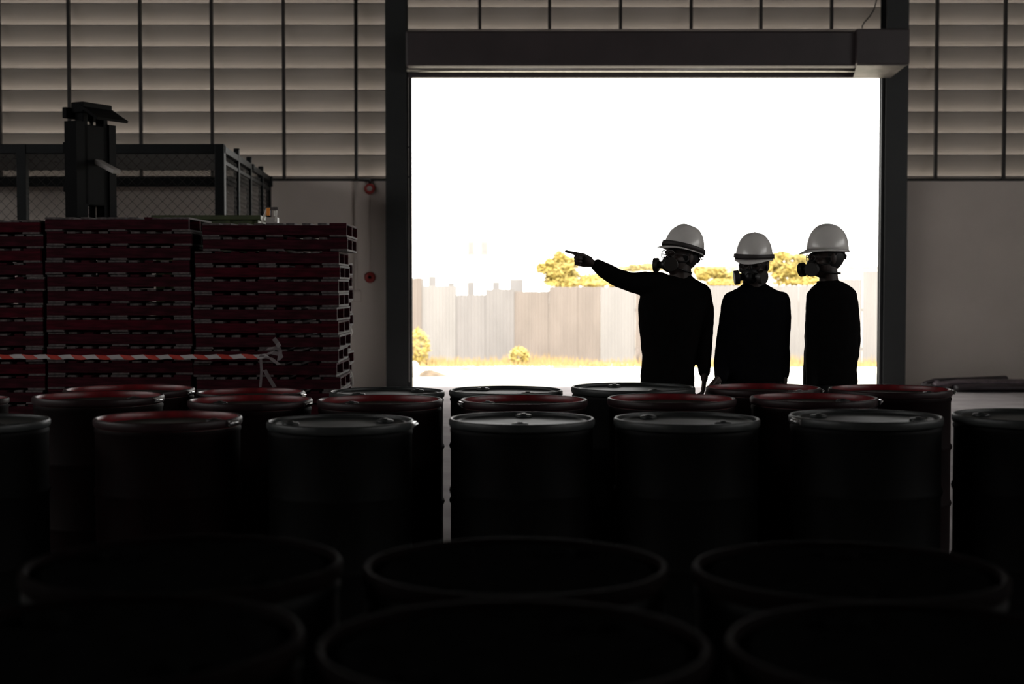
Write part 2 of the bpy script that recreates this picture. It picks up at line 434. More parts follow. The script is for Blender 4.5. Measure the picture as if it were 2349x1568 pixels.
def drum(xl, xr, yc, Y, kind, label, bolt=None):
    a = pix(xl, yc, Y); b = pix(xr, yc, Y)
    R = (b.x - a.x) / 2; cx = (a.x + b.x) / 2; H = a.z
    t = thing('steel_drum', label, 'drum', (cx, Y, 0), random.uniform(-3, 3), 'steel drums in the foreground')
    body, ring, lid, inner = DM[kind]
    for nm, me in (('drum_body', body), ('clamp_ring', ring), ('lid', lid), ('inner_rim', inner)):
        if me is None: continue
        o = link(nm, me, t); o.scale = (R, R, H)
    for q, rr in ((.6, .68), (.6 + PI, .62)):
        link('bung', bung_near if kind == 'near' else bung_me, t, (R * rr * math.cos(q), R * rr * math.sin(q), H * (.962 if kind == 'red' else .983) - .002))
    # lever of the clamp ring, on the world side given by bolt
    if bolt is not None:
        rz = t.rotation_euler[2]; q = bolt - rz
        o = link('ring_lever', lever_me, t, (R * 1.012 * math.cos(q), R * 1.012 * math.sin(q), H * .983)); o.rotation_euler = (0, 0, q + PI / 2)
    drums.append((t, R, H)); return t, R, H, cx
rows = [
    # third row, farthest
    (-150, 17, 912, 7.55, 'red', 'red-rimmed black drum cut by the left frame edge, behind the near row', None),
    (150, 444, 890, 7.45, 'red', 'red-rimmed drum standing behind the leftmost red drum, below the pallets', -.2),
    (452, 698, 897, 7.5, 'red', 'mostly hidden drum behind the second red drum from the left', -.2),
    (756, 1020, 896, 7.4, 'black', 'black drum below the left door column, beside the bright gap', None),
    (1030, 1291, 893, 7.45, 'black', 'brown-black drum just right of the bright gap, in the far row', None),
    (1310, 1594, 886, 7.4, 'black', 'wide black drum in front of the pointing man', None),
    (1620, 1881, 887, 7.45, 'red', 'red-rimmed drum in front of the middle man', -.3),
    (1903, 2180, 890, 7.4, 'red', 'red-rimmed drum in front of the right door column, ends the far row', -.15),
    # second row
    (80, 373, 906, 6.72, 'red', 'red-rimmed drum, leftmost of the full rims in the middle row', -.25),
    (433, 716, 915, 6.7, 'red', 'red-rimmed drum with a pale paper label on its side', -.3),
    (728, 1015, 915, 6.65, 'red', 'red-rimmed drum left of the bright gap, in the middle row', None),
    (1055, 1348, 915, 6.62, 'red', 'red-rimmed drum right of the bright gap, in the middle row', PI + .3),
    (1393, 1688, 912, 6.65, 'red', 'red-rimmed drum in the middle row before the pointing man', None),
    (1722, 2012, 910, 6.7, 'red', 'red-rimmed drum in the middle row before the right-hand man', -.3),
    # near row of grey lids
    (-226, 108, 962, 5.8, 'black', 'black drum at the lower left edge, left of the near red-rimmed drum', None),
    (219, 553, 955, 5.8, 'red', 'near red-rimmed drum, the only red rim in the near row', -.35),
    (613, 949, 963, 5.75, 'black', 'near drum with dark grey lid, first left of the bright gap', -.1),
    (1030, 1364, 958, 5.8, 'black', 'near drum with dark grey lid, first right of the bright gap', None),
    (1408, 1742, 958, 5.8, 'black', 'near drum with dark grey lid, in front of the pointing man', None),
    (1812, 2158, 952, 5.75, 'black', 'near drum with dark grey lid, left of the narrow gap on the right', PI + .3),
    (2190, 2530, 950, 5.8, 'black', 'near drum with dark grey lid, cut by the right frame edge', None),
    # big foreground
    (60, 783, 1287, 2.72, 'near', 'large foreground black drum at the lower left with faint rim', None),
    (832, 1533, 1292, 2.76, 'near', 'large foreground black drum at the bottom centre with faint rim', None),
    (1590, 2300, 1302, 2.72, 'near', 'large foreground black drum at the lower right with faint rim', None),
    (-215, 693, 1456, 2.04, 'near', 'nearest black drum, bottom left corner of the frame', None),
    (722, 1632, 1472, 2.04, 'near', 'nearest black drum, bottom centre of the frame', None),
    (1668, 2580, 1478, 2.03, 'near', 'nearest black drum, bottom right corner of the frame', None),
]
for (xl, xr, yc, Y, kind, lb, bolt) in rows:
    res = drum(xl, xr, yc, Y, kind, lb, bolt)
    if 'paper label' in lb:
        t, R, H, cx = res
        m = MB(); rz = t.rotation_euler[2]
        a0, a1 = math.radians(-42), math.radians(-12)
        n = 8; vs = []
        for i in range(n + 1):
            q = a0 + (a1 - a0) * i / n - rz
            for z in (H * .86, H * .76):
                for rr in (R * .974, R * .976 + .001): vs.append((rr * math.cos(q), rr * math.sin(q), z))
        fs = []
        for i in range(n):
            b = i * 4; c_ = b + 4
            fs += [(b + 1, c_ + 1, c_ + 3, b + 3), (b, b + 2, c_ + 2, c_), (b, c_, c_ + 1, b + 1), (b + 2, b + 3, c_ + 3, c_ + 2)]
        fs += [(0, 1, 3, 2), (n * 4, n * 4 + 2, n * 4 + 3, n * 4 + 1)]
        m.add(vs, fs); lo = m.build('paper_label', M['paper'], t); lo['label'] = 'pale paper label'

# ------------------------------------------------------------------ pallets
PW, PD, PH = 1.15, .82, .1117
st_me = MB().box(-PW / 2, PW / 2, -.022, .022, .016, PH - .019, b=.003).mesh('stringer', M['wood'])
wide_me = MB().box(-.068, .068, -PD / 2, PD / 2, 0, .016, b=.002).mesh('deck_board', M['board'])
nar_me = MB().box(-.034, .034, -PD / 2, PD / 2, 0, .016, b=.002).mesh('deck_board', M['board'])
st_red = st_me.copy(); st_red.materials[0] = M['wood_r']
wide_red = wide_me.copy(); wide_red.materials[0] = M['wood']
nar_red = nar_me.copy(); nar_red.materials[0] = M['wood']
ORD = ['topmost', 'second from the top', 'third from the top', 'fourth from the top', 'fifth from the top', 'sixth from the top', 'seventh from the top',
       'eighth from the top', 'ninth from the top', 'tenth from the top', 'eleventh from the top', 'twelfth from the top', 'thirteenth from the top',
       'fourteenth from the top', 'fifteenth from the top', 'sixteenth from the top', 'bottommost']
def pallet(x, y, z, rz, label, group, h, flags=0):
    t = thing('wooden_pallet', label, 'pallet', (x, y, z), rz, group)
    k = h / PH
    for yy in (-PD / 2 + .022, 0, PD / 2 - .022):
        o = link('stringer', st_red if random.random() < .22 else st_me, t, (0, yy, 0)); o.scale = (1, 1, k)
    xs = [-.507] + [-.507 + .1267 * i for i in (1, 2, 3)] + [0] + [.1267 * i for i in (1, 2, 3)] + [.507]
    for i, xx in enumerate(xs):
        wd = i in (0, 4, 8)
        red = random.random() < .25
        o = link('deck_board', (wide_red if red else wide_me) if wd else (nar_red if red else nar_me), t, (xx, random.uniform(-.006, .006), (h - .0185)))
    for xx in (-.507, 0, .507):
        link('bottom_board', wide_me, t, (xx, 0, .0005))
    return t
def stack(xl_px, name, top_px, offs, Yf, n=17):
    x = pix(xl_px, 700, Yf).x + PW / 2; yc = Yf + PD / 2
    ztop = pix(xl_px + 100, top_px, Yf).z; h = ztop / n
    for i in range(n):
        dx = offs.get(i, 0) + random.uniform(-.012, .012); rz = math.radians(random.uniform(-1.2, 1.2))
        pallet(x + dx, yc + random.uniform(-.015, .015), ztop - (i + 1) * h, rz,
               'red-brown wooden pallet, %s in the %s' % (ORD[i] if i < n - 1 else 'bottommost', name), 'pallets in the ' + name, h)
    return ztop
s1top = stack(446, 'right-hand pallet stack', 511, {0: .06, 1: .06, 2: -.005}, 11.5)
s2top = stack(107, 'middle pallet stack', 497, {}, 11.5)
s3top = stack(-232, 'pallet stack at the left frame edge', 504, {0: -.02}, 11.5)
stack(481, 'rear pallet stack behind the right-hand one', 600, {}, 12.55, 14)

# loose white plastic on the pallets' right side
def ribbon(pts, wd, mi_cb=lambda i: 0, ax=Vector((0, 0, 1)), th=.0015):
    m = MB()
    pts = [Vector(p) for p in pts]
    for i in range(len(pts) - 1):
        a_, b_ = pts[i], pts[i + 1]
        w0 = ax * (wd[i] if isinstance(wd, list) else wd) / 2; w1 = ax * (wd[i + 1] if isinstance(wd, list) else wd) / 2
        n_ = Vector((0, th, 0))
        vs = [a_ - w0, b_ - w1, b_ + w1, a_ + w0, a_ - w0 + n_, b_ - w1 + n_, b_ + w1 + n_, a_ + w0 + n_]
        m.add(vs, [(0, 1, 2, 3), (7, 6, 5, 4), (0, 4, 5, 1), (3, 2, 6, 7), (1, 5, 6, 2), (0, 3, 7, 4)], mi_cb(i))
    return m
pp = [pix(797, 745, 12.9), pix(802, 752, 12.9), pix(805, 762, 12.9), pix(802, 771, 12.9), pix(797, 768, 12.9), pix(797, 755, 12.9)]
m = MB(); m.tube(pp, [.008, .016, .02, .016, .012, .006], 8, sq=.5)
tag(m.build('plastic_scrap', M['white']), 'white plastic scrap poking from the right side of the pallets', 'plastic scrap')
m = MB(); m.tube([pix(803, 848, 13.3), pix(807, 862, 13.3), pix(809, 880, 13.3), pix(802, 905, 13.3)], [.008, .014, .010, .016], 8, sq=.4)
tag(m.build('plastic_strip', M['white']), 'pale plastic strip hanging low at the right side of the pallets', 'plastic scrap')

# barrier tape: slanted printed bands
TY = 11.30
m = MB(); x_px = -30; i = 0
def tp(px, k):
    sag = 2.0 * math.sin((px + 40) / 640 * PI)
    p = pix(px, 817 + sag + k * 5.0 + 1.2 * math.sin(px * .11), TY + .012 * math.sin(px * .05)); return p
while x_px < 596:
    seg_w = 29 if i % 2 == 0 else 27
    for q in range(2):
        u0 = x_px + seg_w * q / 2; u1 = x_px + seg_w * (q + 1) / 2
        A, B, C_, D_ = tp(u0 - 6, -1), tp(u1 - 6, -1), tp(u1 + 6, 1), tp(u0 + 6, 1)
        n_ = Vector((0, .0015, 0))
        m.add([A, B, C_, D_, A + n_, B + n_, C_ + n_, D_ + n_], [(0, 1, 2, 3), (7, 6, 5, 4), (0, 4, 5, 1), (3, 2, 6, 7), (0, 3, 7, 4), (1, 5, 6, 2)], i % 2)
    x_px += seg_w; i += 1
tag(m.build('barrier_tape', [M['tape_w'], M['tape_r']]), 'red and white striped barrier tape stretched across the pallet stacks', 'barrier tape')
m = MB()
for pts, wd in (([(628, 776), (636, 786), (641, 795)], 10), ([(612, 800), (628, 797), (642, 801)], 9), ([(610, 812), (625, 808), (642, 812), (646, 822)], 11),
                ([(600, 816), (622, 822), (640, 836)], 9), ([(598, 822), (600, 850), (597, 888)], 6), ([(607, 848), (618, 868), (630, 888)], 9), ([(596, 815), (612, 818)], 8), ([(636, 790), (643, 806), (640, 826)], 9)):
    P_ = [pix(x, y, TY - .01 + .02 * math.sin(x)) for x, y in pts]
    m2 = ribbon(P_, wd / F * TY, ax=Vector((.75, .1, .66)) if abs(pts[0][1] - pts[-1][1]) < 20 else Vector((.95, .15, .25)))
    m.add(m2.v, m2.f)
tag(m.build('tape_knot', M['tape_k']), 'crumpled knot of pale tape ends tied in front of the right-hand pallets', 'tape knot')

# little stand on the pallets
c = pix(616, 511, 11.75); c.z = s1top + .001
t = thing('small_stand', 'small white stand with an orange panel on top of the right-hand pallets', 'stand', c)
def lp(x, y): return (pix(x, y, 11.75) - pix(616, 513, 11.75))
MB().tube([lp(600, 513), lp(604, 500), lp(612, 478)], .009, 8).build('slanted_leg', M['white'], t)
MB().tube([lp(632, 508), lp(634, 490), lp(634, 475)], .008, 8).build('upright_leg', M['white'], t)
MB().box(lp(609, 0).x, lp(634, 0).x, -.012, .012, lp(0, 481).z, lp(0, 474).z, b=.003).build('top_rail', M['board'], t)
MB().box(lp(608.5, 0).x, lp(617, 0).x, -.016, .0, lp(0, 494).z, lp(0, 476).z, b=.003).build('orange_panel', M['orange'], t)['label'] = 'orange panel'
MB().box(lp(625, 0).x, lp(628.5, 0).x, -.01, .0, lp(0, 495).z, lp(0, 483).z, b=.002).build('bracket', M['white'], t)
MB().box(lp(606, 0).x, lp(633, 0).x, .0, .09, lp(0, 512).z + .0, lp(0, 497).z, b=.006).build('box_base', M['greyplastic'], t)

# green container
a = pix(346, 493, 13.45); b = pix(598, 493, 13.45)
t = thing('green_container', 'dark green steel container behind the pallet stacks', 'container', ((a.x + b.x) / 2, 13.45, 0))
hw = (b.x - a.x) / 2; Z = a.z
MB().box(-hw + .03, hw - .03, .03, 1.0, .1, Z - .04, b=.01).build('body', M['green'], t)
MB().box(-hw, hw, 0, 1.03, Z - .045, Z, b=.008).build('lid', M['green'], t)
for sx in (-1, 1):
    for yy in (.08, .95): MB().box(sx * hw * .85 - .04, sx * hw * .85 + .04, yy - .04, yy + .04, 0, .1).build('foot', M['green'], t)
for k in range(5):
    xx = -hw * .8 + k * hw * .4; MB().box(xx - .02, xx + .02, .005, .03, .12, Z - .05).build('rib', M['green'], t)

# ------------------------------------------------------------------ cage
CA = math.radians(-3.2)
def cagept(px, py, Y): return pix(px, py, Y)
nr = pix(505, 335, 15.05); CT = pix(505, 331, 15.05).z
fr = pix(616, 405, 19.4)
t = thing('mesh_cage', 'dark steel mesh storage cage standing behind the pallets', 'cage', (nr.x, nr.y, 0))
L0 = Vector((nr.x, nr.y, 0)); DV = Vector((fr.x - nr.x, fr.y - nr.y, 0)); LEN = DV.length; DV.normalize()
LV = Vector((-1, 0, 0))
def gp(u, v, z): return LV * u + DV * v + Vector((0, 0, z))      # local coordinates, origin at near corner
def bar(p, q, r, name, mt=M['cage'], par=t):
    p = Vector(p); q = Vector(q); d = (q - p); L = d.length; d.normalize()
    upv = Vector((0, 0, 1)) if abs(d.z) < .9 else Vector((0, 1, 0))
    a_ = d.cross(upv).normalized(); b_ = a_.cross(d).normalized()
    T = Matrix((a_, d, b_)).transposed().to_4x4()
    m_ = MB().box(-r[0] / 2, r[0] / 2, 0, L, -r[1] / 2, r[1] / 2, b=min(r) * .08)
    o = link(name, m_.mesh(name, mt), par, p); o.rotation_mode = 'QUATERNION'; o.rotation_quaternion = T.to_quaternion(); return o
WC = 4.2
V2 = LEN * (17.5 - 15.05) / (19.4 - 15.05)
for u in (0, 2.06, WC):
    bar(gp(u, 0, 0), gp(u, 0, CT), (.10, .10), 'post')
for v in (1.25, V2 * .95, 3.5, LEN):
    bar(gp(-.0, v, 0), gp(-.0, v, CT + (.06 if v < LEN else 0)), (.06, .06), 'post')
for v, hh in ((0, .10), (V2, .07), (LEN, .14)):
    bar(gp(-.05, v, CT - hh / 2), gp(WC, v, CT - hh / 2), (.08, hh), 'beam')
for u in (0, WC):
    bar(gp(u, 0, CT - .035), gp(u, LEN, CT - .035), (.05, .07), 'beam')
bar(gp(0, 0, CT - .17), gp(0, LEN, CT - .17), (.04, .04), 'rail')
bar(gp(2.9, .1, CT - .05), gp(1.3, V2, CT - .05), (.05, .05), 'brace')
for v in (1.25, V2 * .95):
    MB().tube([gp(0, v, CT + .05), gp(0, v, CT + .075)], .035, 10).build('post_cap', M['cage'], t)
# roof sheet on the front bay, corrugated
m = MB(); n = 80; vs = []
for i in range(n + 1):
    u = WC * i / n; z = CT - .075 + (.012 if i % 2 else -.012)
    for v in (.06, V2 - .04):
        for dz in (0, .003): vs.append(gp(u, v, z + dz))
fs = []
for i in range(n):
    b = i * 4; c_ = b + 4
    fs += [(b, c_, c_ + 2, b + 2), (b + 1, b + 3, c_ + 3, c_ + 1)]
m.add(vs, fs); m.build('roof_sheet', M['cage_roof'], t)
def wiremesh(org, e1, e2, A, B, step, r, nrm):
    """diamond wire lattice on the rectangle org + a*e1 + b*e2"""
    m = MB()
    for sgn in (1, -1):
        c_ = -B if sgn == 1 else 0
        end = A if sgn == 1 else A + B
        while c_ < end:
            pts = []
            if sgn == 1:
                a0, b0 = (c_, 0) if c_ >= 0 else (0, -c_)
                a1 = min(A, c_ + B); b1 = a1 - c_
            else:
                a0, b0 = (c_, 0) if c_ <= A else (A, c_ - A)
                a1 = max(0, c_ - B); b1 = c_ - a1
            p = org + e1 * a0 + e2 * b0; q = org + e1 * a1 + e2 * b1
            d = (q - p)
            if d.length > .02:
                d.normalize(); w_ = d.cross(nrm).normalized() * r; n_ = nrm * r
                vs = [p - w_, p + n_, p + w_, q - w_, q + n_, q + w_]
                m.add(vs, [(0, 3, 4, 1), (1, 4, 5, 2), (2, 5, 3, 0)])
            c_ += step
    return m
mw = wiremesh(gp(.05, 0, 0), LV, Vector((0, 0, 1)), WC - .05, CT - .1, .105, .0022, Vector((0, -1, 0))).build('wire_mesh', M['wire'], t, fix=False); mw['kind'] = 'stuff'
mw = wiremesh(gp(0, .05, 0), DV, Vector((0, 0, 1)), LEN - .05, CT - .1, .105, .004, Vector((1, 0, 0))).build('wire_mesh', M['wire'], t, fix=False); mw['kind'] = 'stuff'
mw = wiremesh(gp(.0, V2, CT - .02), LV, DV, WC, LEN - V2, .13, .004, Vector((0, 0, 1))).build('wire_mesh', M['wire'], t, fix=False); mw['kind'] = 'stuff'

# ------------------------------------------------------------------ forklift
FY = 13.5
fc = pix(218, 500, FY)
mz = pix(206, 238, FY).z
t = thing('forklift', 'dark forklift with raised mast standing behind the pallet stacks', 'forklift', (fc.x, FY, 0), math.radians(62))
# local: mast at y 0, forks towards -y, body towards +y
Wm = .21
for sx in (-1, 1):
    m = MB(); m.box(sx * Wm - .045, sx * Wm + .045, -.03, .0, .08, mz - .18); m.box(sx * Wm - .045, sx * Wm + .045, .09, .12, .08, mz - .18); m.box(sx * (Wm + .03), sx * (Wm + .045), 0, .09, .08, mz - .18)
    m.build('outer_mast', M['darkmetal'], t)
    m = MB(); m.box(sx * (Wm - .08) - .03, sx * (Wm - .08) + .03, -.02, .08, .12, mz - .02, b=.006); m.build('inner_mast', M['darkmetal'], t)
    MB().tube([(sx * (Wm - .14), .10, .2), (sx * (Wm - .14), .10, mz - .35)], .03, 14).build('lift_cylinder', M['darkmetal'], t)
    MB().tube([(sx * (Wm - .14), .10, mz - .4), (sx * (Wm - .14), .10, mz - .08)], .018, 12).build('piston_rod', M['steel'], t)
for z in (mz - .10, mz - .42, mz - .78, 1.2):
    MB().box(-Wm - .04, Wm + .04, .10, .15, z - .05, z + .05, b=.006).build('cross_member', M['darkmetal'], t)
MB().box(-Wm + .02, Wm - .02, -.05, .10, mz - .10, mz, b=.01).build('mast_head', M['darkmetal'], t)
MB().box(-.15, .15, -.02, .10, mz - .95, mz - .2, b=.01).build('hose_guard', M['darkmetal'], t)
# slanted guard plate at the head
m = MB(); T = Matrix.Translation((.0, -.12, mz - .10)) @ Matrix.Rotation(math.radians(30), 4, 'X')
m.box(-.2, .2, -.13, .13, -.012, .012, T=T); m.build('head_plate', M['darkmetal'], t)
m = MB(); T = Matrix.Translation((.03, -.13, pix(250, 383, FY).z)) @ Matrix.Rotation(math.radians(24), 4, 'X')
m.box(-.05, .05, -.13, .13, -.02, .02, T=T, b=.006); o = m.build('work_light', M['greyplastic'], t); o['label'] = 'grey tilted work light'
for sx in (-1, 1):
    m = MB(); m.box(sx * .2 - .05, sx * .2 + .05, -1.1, -.05, .06, .10, b=.01); m.box(sx * .2 - .05, sx * .2 + .05, -.10, -.05, .06, .6, b=.01); m.build('fork', M['darkmetal'], t)
MB().box(-.40, .40, -.07, -.03, .25, .7, b=.01).build('carriage', M['darkmetal'], t)
MB().box(-.5, .5, .25, 1.5, .25, .85, b=.06).build('chassis', M['fork'], t)
MB().box(-.5, .5, 1.5, 2.05, .2, 1.1, b=.12).build('counterweight', M['fork'], t)
MB().box(-.25, .25, .95, 1.4, .85, 1.0, b=.05).build('seat', M['darkmetal'], t); MB().box(-.25, .25, 1.36, 1.46, 1.0, 1.45, b=.04).build('backrest', M['darkmetal'], t)
for sx in (-1, 1):
    for yy in (.4, 1.6):
        MB().tube([(sx * .47, yy if yy < 1 else 1.75, .85), (sx * .45, (.55 if yy < 1 else 1.6), 1.98)], .025, 10).build('guard_post', M['darkmetal'], t)
    for yy, r in ((.35, .28), (1.7, .23)):
        w_ = MB(); w_.tube([(sx * .40, yy, r), (sx * .56, yy, r)], r, 28, smooth=False); w_.build('wheel', M['tyre'], t)
m = MB()
m.box(-.48, -.43, .5, 1.65, 1.96, 2.0); m.box(.43, .48, .5, 1.65, 1.96, 2.0); m.box(-.48, .48, .5, .55, 1.96, 2.0); m.box(-.48, .48, 1.6, 1.65, 1.96, 2.0)
for k in range(6): m.box(-.36 + k * .14, -.33 + k * .14, .5, 1.65, 1.97, 1.99)
m.build('overhead_guard', M['darkmetal'], t)
MB().lathe([(.15, 0), (.165, .008), (.165, .02), (.15, .028)], 28, closed=True, T=Matrix.Translation((0, .75, 1.15)) @ Matrix.Rotation(math.radians(-60), 4, 'X')).build('steering_wheel', M['darkmetal'], t)
MB().tube([(0, .55, .85), (0, .74, 1.16)], .03, 10).build('steering_column', M['darkmetal'], t)

# ------------------------------------------------------------------ folded sheets on the floor, right
FYr = 19.1
def fb(px, py, Y=FYr): return pix(px, py, Y)
t = thing('folded_tarp', 'dark folded plastic tarpaulin lying by the right wall', 'tarpaulin', (fb(2240, 895).x, FYr, 0))
ox = t.location.x
z0 = 0.0
def lx(px, Y=FYr): return pix(px, 890, Y).x - ox
m = MB(); pts = [(lx(2188), -.1, .055), (lx(2240), -.11, .06), (lx(2320), -.09, .055), (lx(2500), -.1, .06)]
m.tube(pts, [.05, .055, .052, .055], 16, cap='round', sq=3.2, up=Vector((0, 1, 0)));
for i, v in enumerate(m.v): m.v[i] = (v[0], v[1], max(0.002, v[2]))
m.build('lower_fold', M['tarp_d'], t)
m = MB(); m.tube([(lx(2145), .02, .09), (lx(2200), .0, .12), (lx(2290), .05, .12), (lx(2480), .05, .11)], [.028, .035, .04, .04], 14, cap='round', sq=4.5, up=Vector((0, 1, 0)))
m.build('middle_fold', M['tarp'], t)
m = MB(); m.tube([(lx(2128), .10, .10), (lx(2150), .12, .135), (lx(2200), .14, .145), (lx(2262), .14, .150), (lx(2312), .12, .165)], [.024, .026, .028, .036, .036], 12, cap='round', sq=3, up=Vector((0, 1, 0)))
m.build('top_fold', M['tarp_d'], t)
m = MB()
for k in range(16):
    f_ = k / 15; x0_ = lx(2140 + f_ * 55); zz = .148 - .03 * f_ + .01 * math.sin(k)
    m.tube([(x0_ + .02, -.01, zz - .012), (x0_ + .055, -.06, zz - .045), (x0_ + .05, -.10, zz - .075)], .008, 6)
m.build('pleat', M['tarp'], t)['kind'] = 'stuff'
m = MB(); m.tube([(lx(2118), .05, .075), (lx(2130), -.02, .05), (lx(2160), -.08, .03), (lx(2182), -.12, .03)], [.02, .028, .028, .02], 10, cap='round', sq=1.6)
m.build('edge_roll', M['tarp_d'], t)

# ------------------------------------------------------------------ outside
FYc = 33.0
def fz(py, Y=FYc): return pix(1174, py, Y).z
gz = -.405
t = thing('sheet_fence', 'weathered pale sheet fence across the sunlit yard', 'fence', (0, FYc, gz))
px = 860; k = 0
tops = {}
random.seed(11)
while px < 2130:
    wpx = random.choice((34, 42, 52, 66, 80))
    x0_, x1_ = pix(px, 700, FYc).x, pix(px + wpx, 700, FYc).x
    if px < 960: top = 642
    elif px < 1010: top = 655
    elif px < 1180: top = random.choice((664, 672, 668, 676))
    elif px < 1240: top = 668
    elif px < 1500: top = 658
    elif px < 1900: top = 655
    else: top = random.choice((622, 640, 632))
    if px < 1240: top += random.choice((-5, 0, 0, 6))
    H = fz(top) - gz
    mt = 'fence_a' if (px < 985 or 1150 < px < 1480) else ('fence_c' if px > 1480 else 'fence_b')
    if random.random() < .18: mt = 'fence_c'
    m = MB(); n = max(6, int((x1_ - x0_) / .038)); vs = []
    for i in range(n + 1):
        x = x0_ + (x1_ - x0_) * i / n - .004; dy = (.006 if i % 2 else -.006)
        for zz in (0, H + random.uniform(-.015, .015) * (i % 3 == 0)):
            for q in (0, .002): vs.append((x, dy + q, zz))
    fs = []
    for i in range(n):
        b = i * 4; c_ = b + 4
        fs += [(b, c_, c_ + 2, b + 2), (b + 1, b + 3, c_ + 3, c_ + 1), (b + 2, c_ + 2, c_ + 3, b + 3)]
    m.add(vs, fs)
    o = m.build('fence_sheet', M[mt], t); o.location = (0, random.uniform(-.02, .02), 0); o.rotation_euler = (math.radians(random.uniform(-.5, .5)), 0, 0)
    px += wpx; k += 1
for p in (1000, 1232, 1466, 1700, 1920):
    xx = pix(p, 700, FYc).x
    MB().box(xx - .04, xx + .04, .03, .10, 0, 1.55, b=.005).build('fence_post', M['post'], t)
for zz in (.35, 1.25):
    MB().box(pix(860, 700, FYc).x, pix(2130, 700, FYc).x, .03, .07, zz - .03, zz + .03).build('rail', M['post'], t)

# taller pale slabs leaning behind the left of the fence
for i, (p0, p1, tp_, lb) in enumerate(((945, 972, 638, 'pale upright slab behind the fence, nearest the left door jamb'), (983, 1000, 633, 'thin pale slab standing behind the fence, second from the left door jamb'),
                                  (1028, 1042, 648, 'narrow pale slab behind the fence, third from the left door jamb'), (1072, 1088, 646, 'narrow pale slab behind the fence, below the two distant windows'),
                                  (1130, 1146, 646, 'narrow pale slab behind the fence, right of the distant windows'), (1170, 1200, 640, 'wider pale slab behind the fence, left of the big bush'))):
    a = pix(p0, tp_, 34.2); b = pix(p1, tp_, 34.2)
    o = MB().box(a.x, b.x, 34.2, 34.3, gz, a.z, b=.01).build('stone_slab', M['fence_c'], None)
    tag(o, lb, 'slab', 'slabs behind the fence')

def foliage(m, c, r, n, s, seed):
    rn = random.Random(seed)
    for _ in range(n):
        th = rn.uniform(0, 2 * PI); ph_ = math.acos(rn.uniform(-1, 1)); rr = rn.uniform(.35, 1) ** .5
        p = Vector((c[0] + r[0] * rr * math.sin(ph_) * math.cos(th), c[1] + r[1] * rr * math.sin(ph_) * math.sin(th), c[2] + r[2] * rr * math.cos(ph_)))
        a_ = Vector((rn.gauss(0, 1), rn.gauss(0, 1), rn.gauss(0, 1))).normalized(); b_ = a_.orthogonal().normalized()
        l = s * rn.uniform(.6, 1.3)
        m.add([p - a_ * l, p + b_ * l * .35, p + a_ * l, p - b_ * l * .35], [(0, 1, 2, 3)])
def tree(label, blobs, Y, seed, mt='leaf', s=.055, dens=2.2, base=None):
    x0_ = pix(sum(b[0] for b in blobs) / len(blobs), 600, Y).x if base is None else pix(base, 600, Y).x
    t = thing('tree', label, 'tree', (x0_, Y, gz - .0))
    m = MB(); rn = random.Random(seed)
    tr = MB()
    for (bx, by, rx, rz) in blobs:
        c = pix(bx, by, Y) - Vector((x0_, Y, gz)); R_ = (rx / F * Y, rx / F * Y * .8, rz / F * Y)
        for q in range(5):
            cc = c + Vector((rn.uniform(-.6, .6) * R_[0], rn.uniform(-.6, .6) * R_[1], rn.uniform(-.5, .5) * R_[2]))
            foliage(m, cc, [v * .55 for v in R_], int(420 * dens * max(.25, R_[0] * R_[2] * 2)), s, seed + q + int(bx))
        foliage(m, c, [v * 1.25 for v in R_], int(260 * dens * max(.2, R_[0] * R_[2] * 2)), s * .9, seed + 77 + int(by))
        tr.tube([(0, 0, .0), (c.x * .3, 0, c.z * .5), (c.x * .8, c.y, c.z * .9)], [.06, .045, .02], 8)
    tr.build('trunk', M['bark'], t)
    o = m.build('foliage', M[mt], t, fix=False); o['kind'] = 'stuff'
    return t
tree('yellow-green bush behind the fence under the pointing hand', [(1262, 625, 30, 22), (1285, 640, 40, 18), (1330, 640, 50, 20), (1390, 645, 50, 16), (1440, 650, 40, 10), (1340, 652, 90, 10), (1298, 618, 40, 26), (1255, 605, 22, 18), (1283, 590, 14, 16), (1305, 605, 22, 20)], 37.5, 5)
tree('yellow-green bush between the pointing man and the middle man', [(1620, 625, 30, 18), (1665, 628, 35, 18), (1690, 640, 30, 12), (1655, 645, 60, 14)], 38.0, 45)
tree('yellow-green tree between the middle man and the right-hand man', [(1790, 590, 30, 16), (1835, 592, 26, 14), (1800, 630, 34, 14), (1850, 637, 34, 16), (1870, 610, 20, 16), (1820, 645, 70, 12), (1815, 612, 40, 20), (1770, 612, 26, 18)], 38.5, 85)
tree('small yellow-green bush tip at the right edge of the doorway', [(2012, 640, 12, 8), (2040, 638, 16, 10)], 35.0, 95, s=.05)
tree('pale distant treetop beyond the pointing man\'s shoulder', [(1455, 614, 30, 8), (1500, 612, 30, 9), (1550, 612, 30, 8)], 50.0, 99, 'leaf2', s=.08)

def shrub(label, x_px, y_base, wpx, hpx, Y, seed, mt='leaf', n=700, s=.05, name='shrub', cat='shrub'):
    b = pix(x_px, y_base, Y); b.z = ground_z(Y)
    t = thing(name, label, cat, b)
    m = MB(); r = (wpx / F * Y / 2, wpx / F * Y / 2, hpx / F * Y / 2)
    foliage(m, (0, 0, r[2]), r, n, s, seed)
    o = m.build('foliage', M[mt], t, fix=False); o['kind'] = 'stuff'
    tr = MB()
    for k in range(5): tr.tube([(0, 0, 0), (r[0] * .5 * math.cos(k * 1.3), r[1] * .5 * math.sin(k * 1.3), r[2] * 1.2)], [.015, .006], 6)
    tr.build('stems', M['bark'], t)
    return t
def ground_z(y): return -.012 - .39 * min(1, max(0, (y - WY - 1) / 12.5))
shrub('bright yellow shrub against the fence at the left door jamb', 958, 840, 60, 90, 30.5, 3, n=700)
shrub('small yellow shrub at the foot of the fence, middle of the yard', 1192, 828, 46, 44, 31.5, 13, n=420)
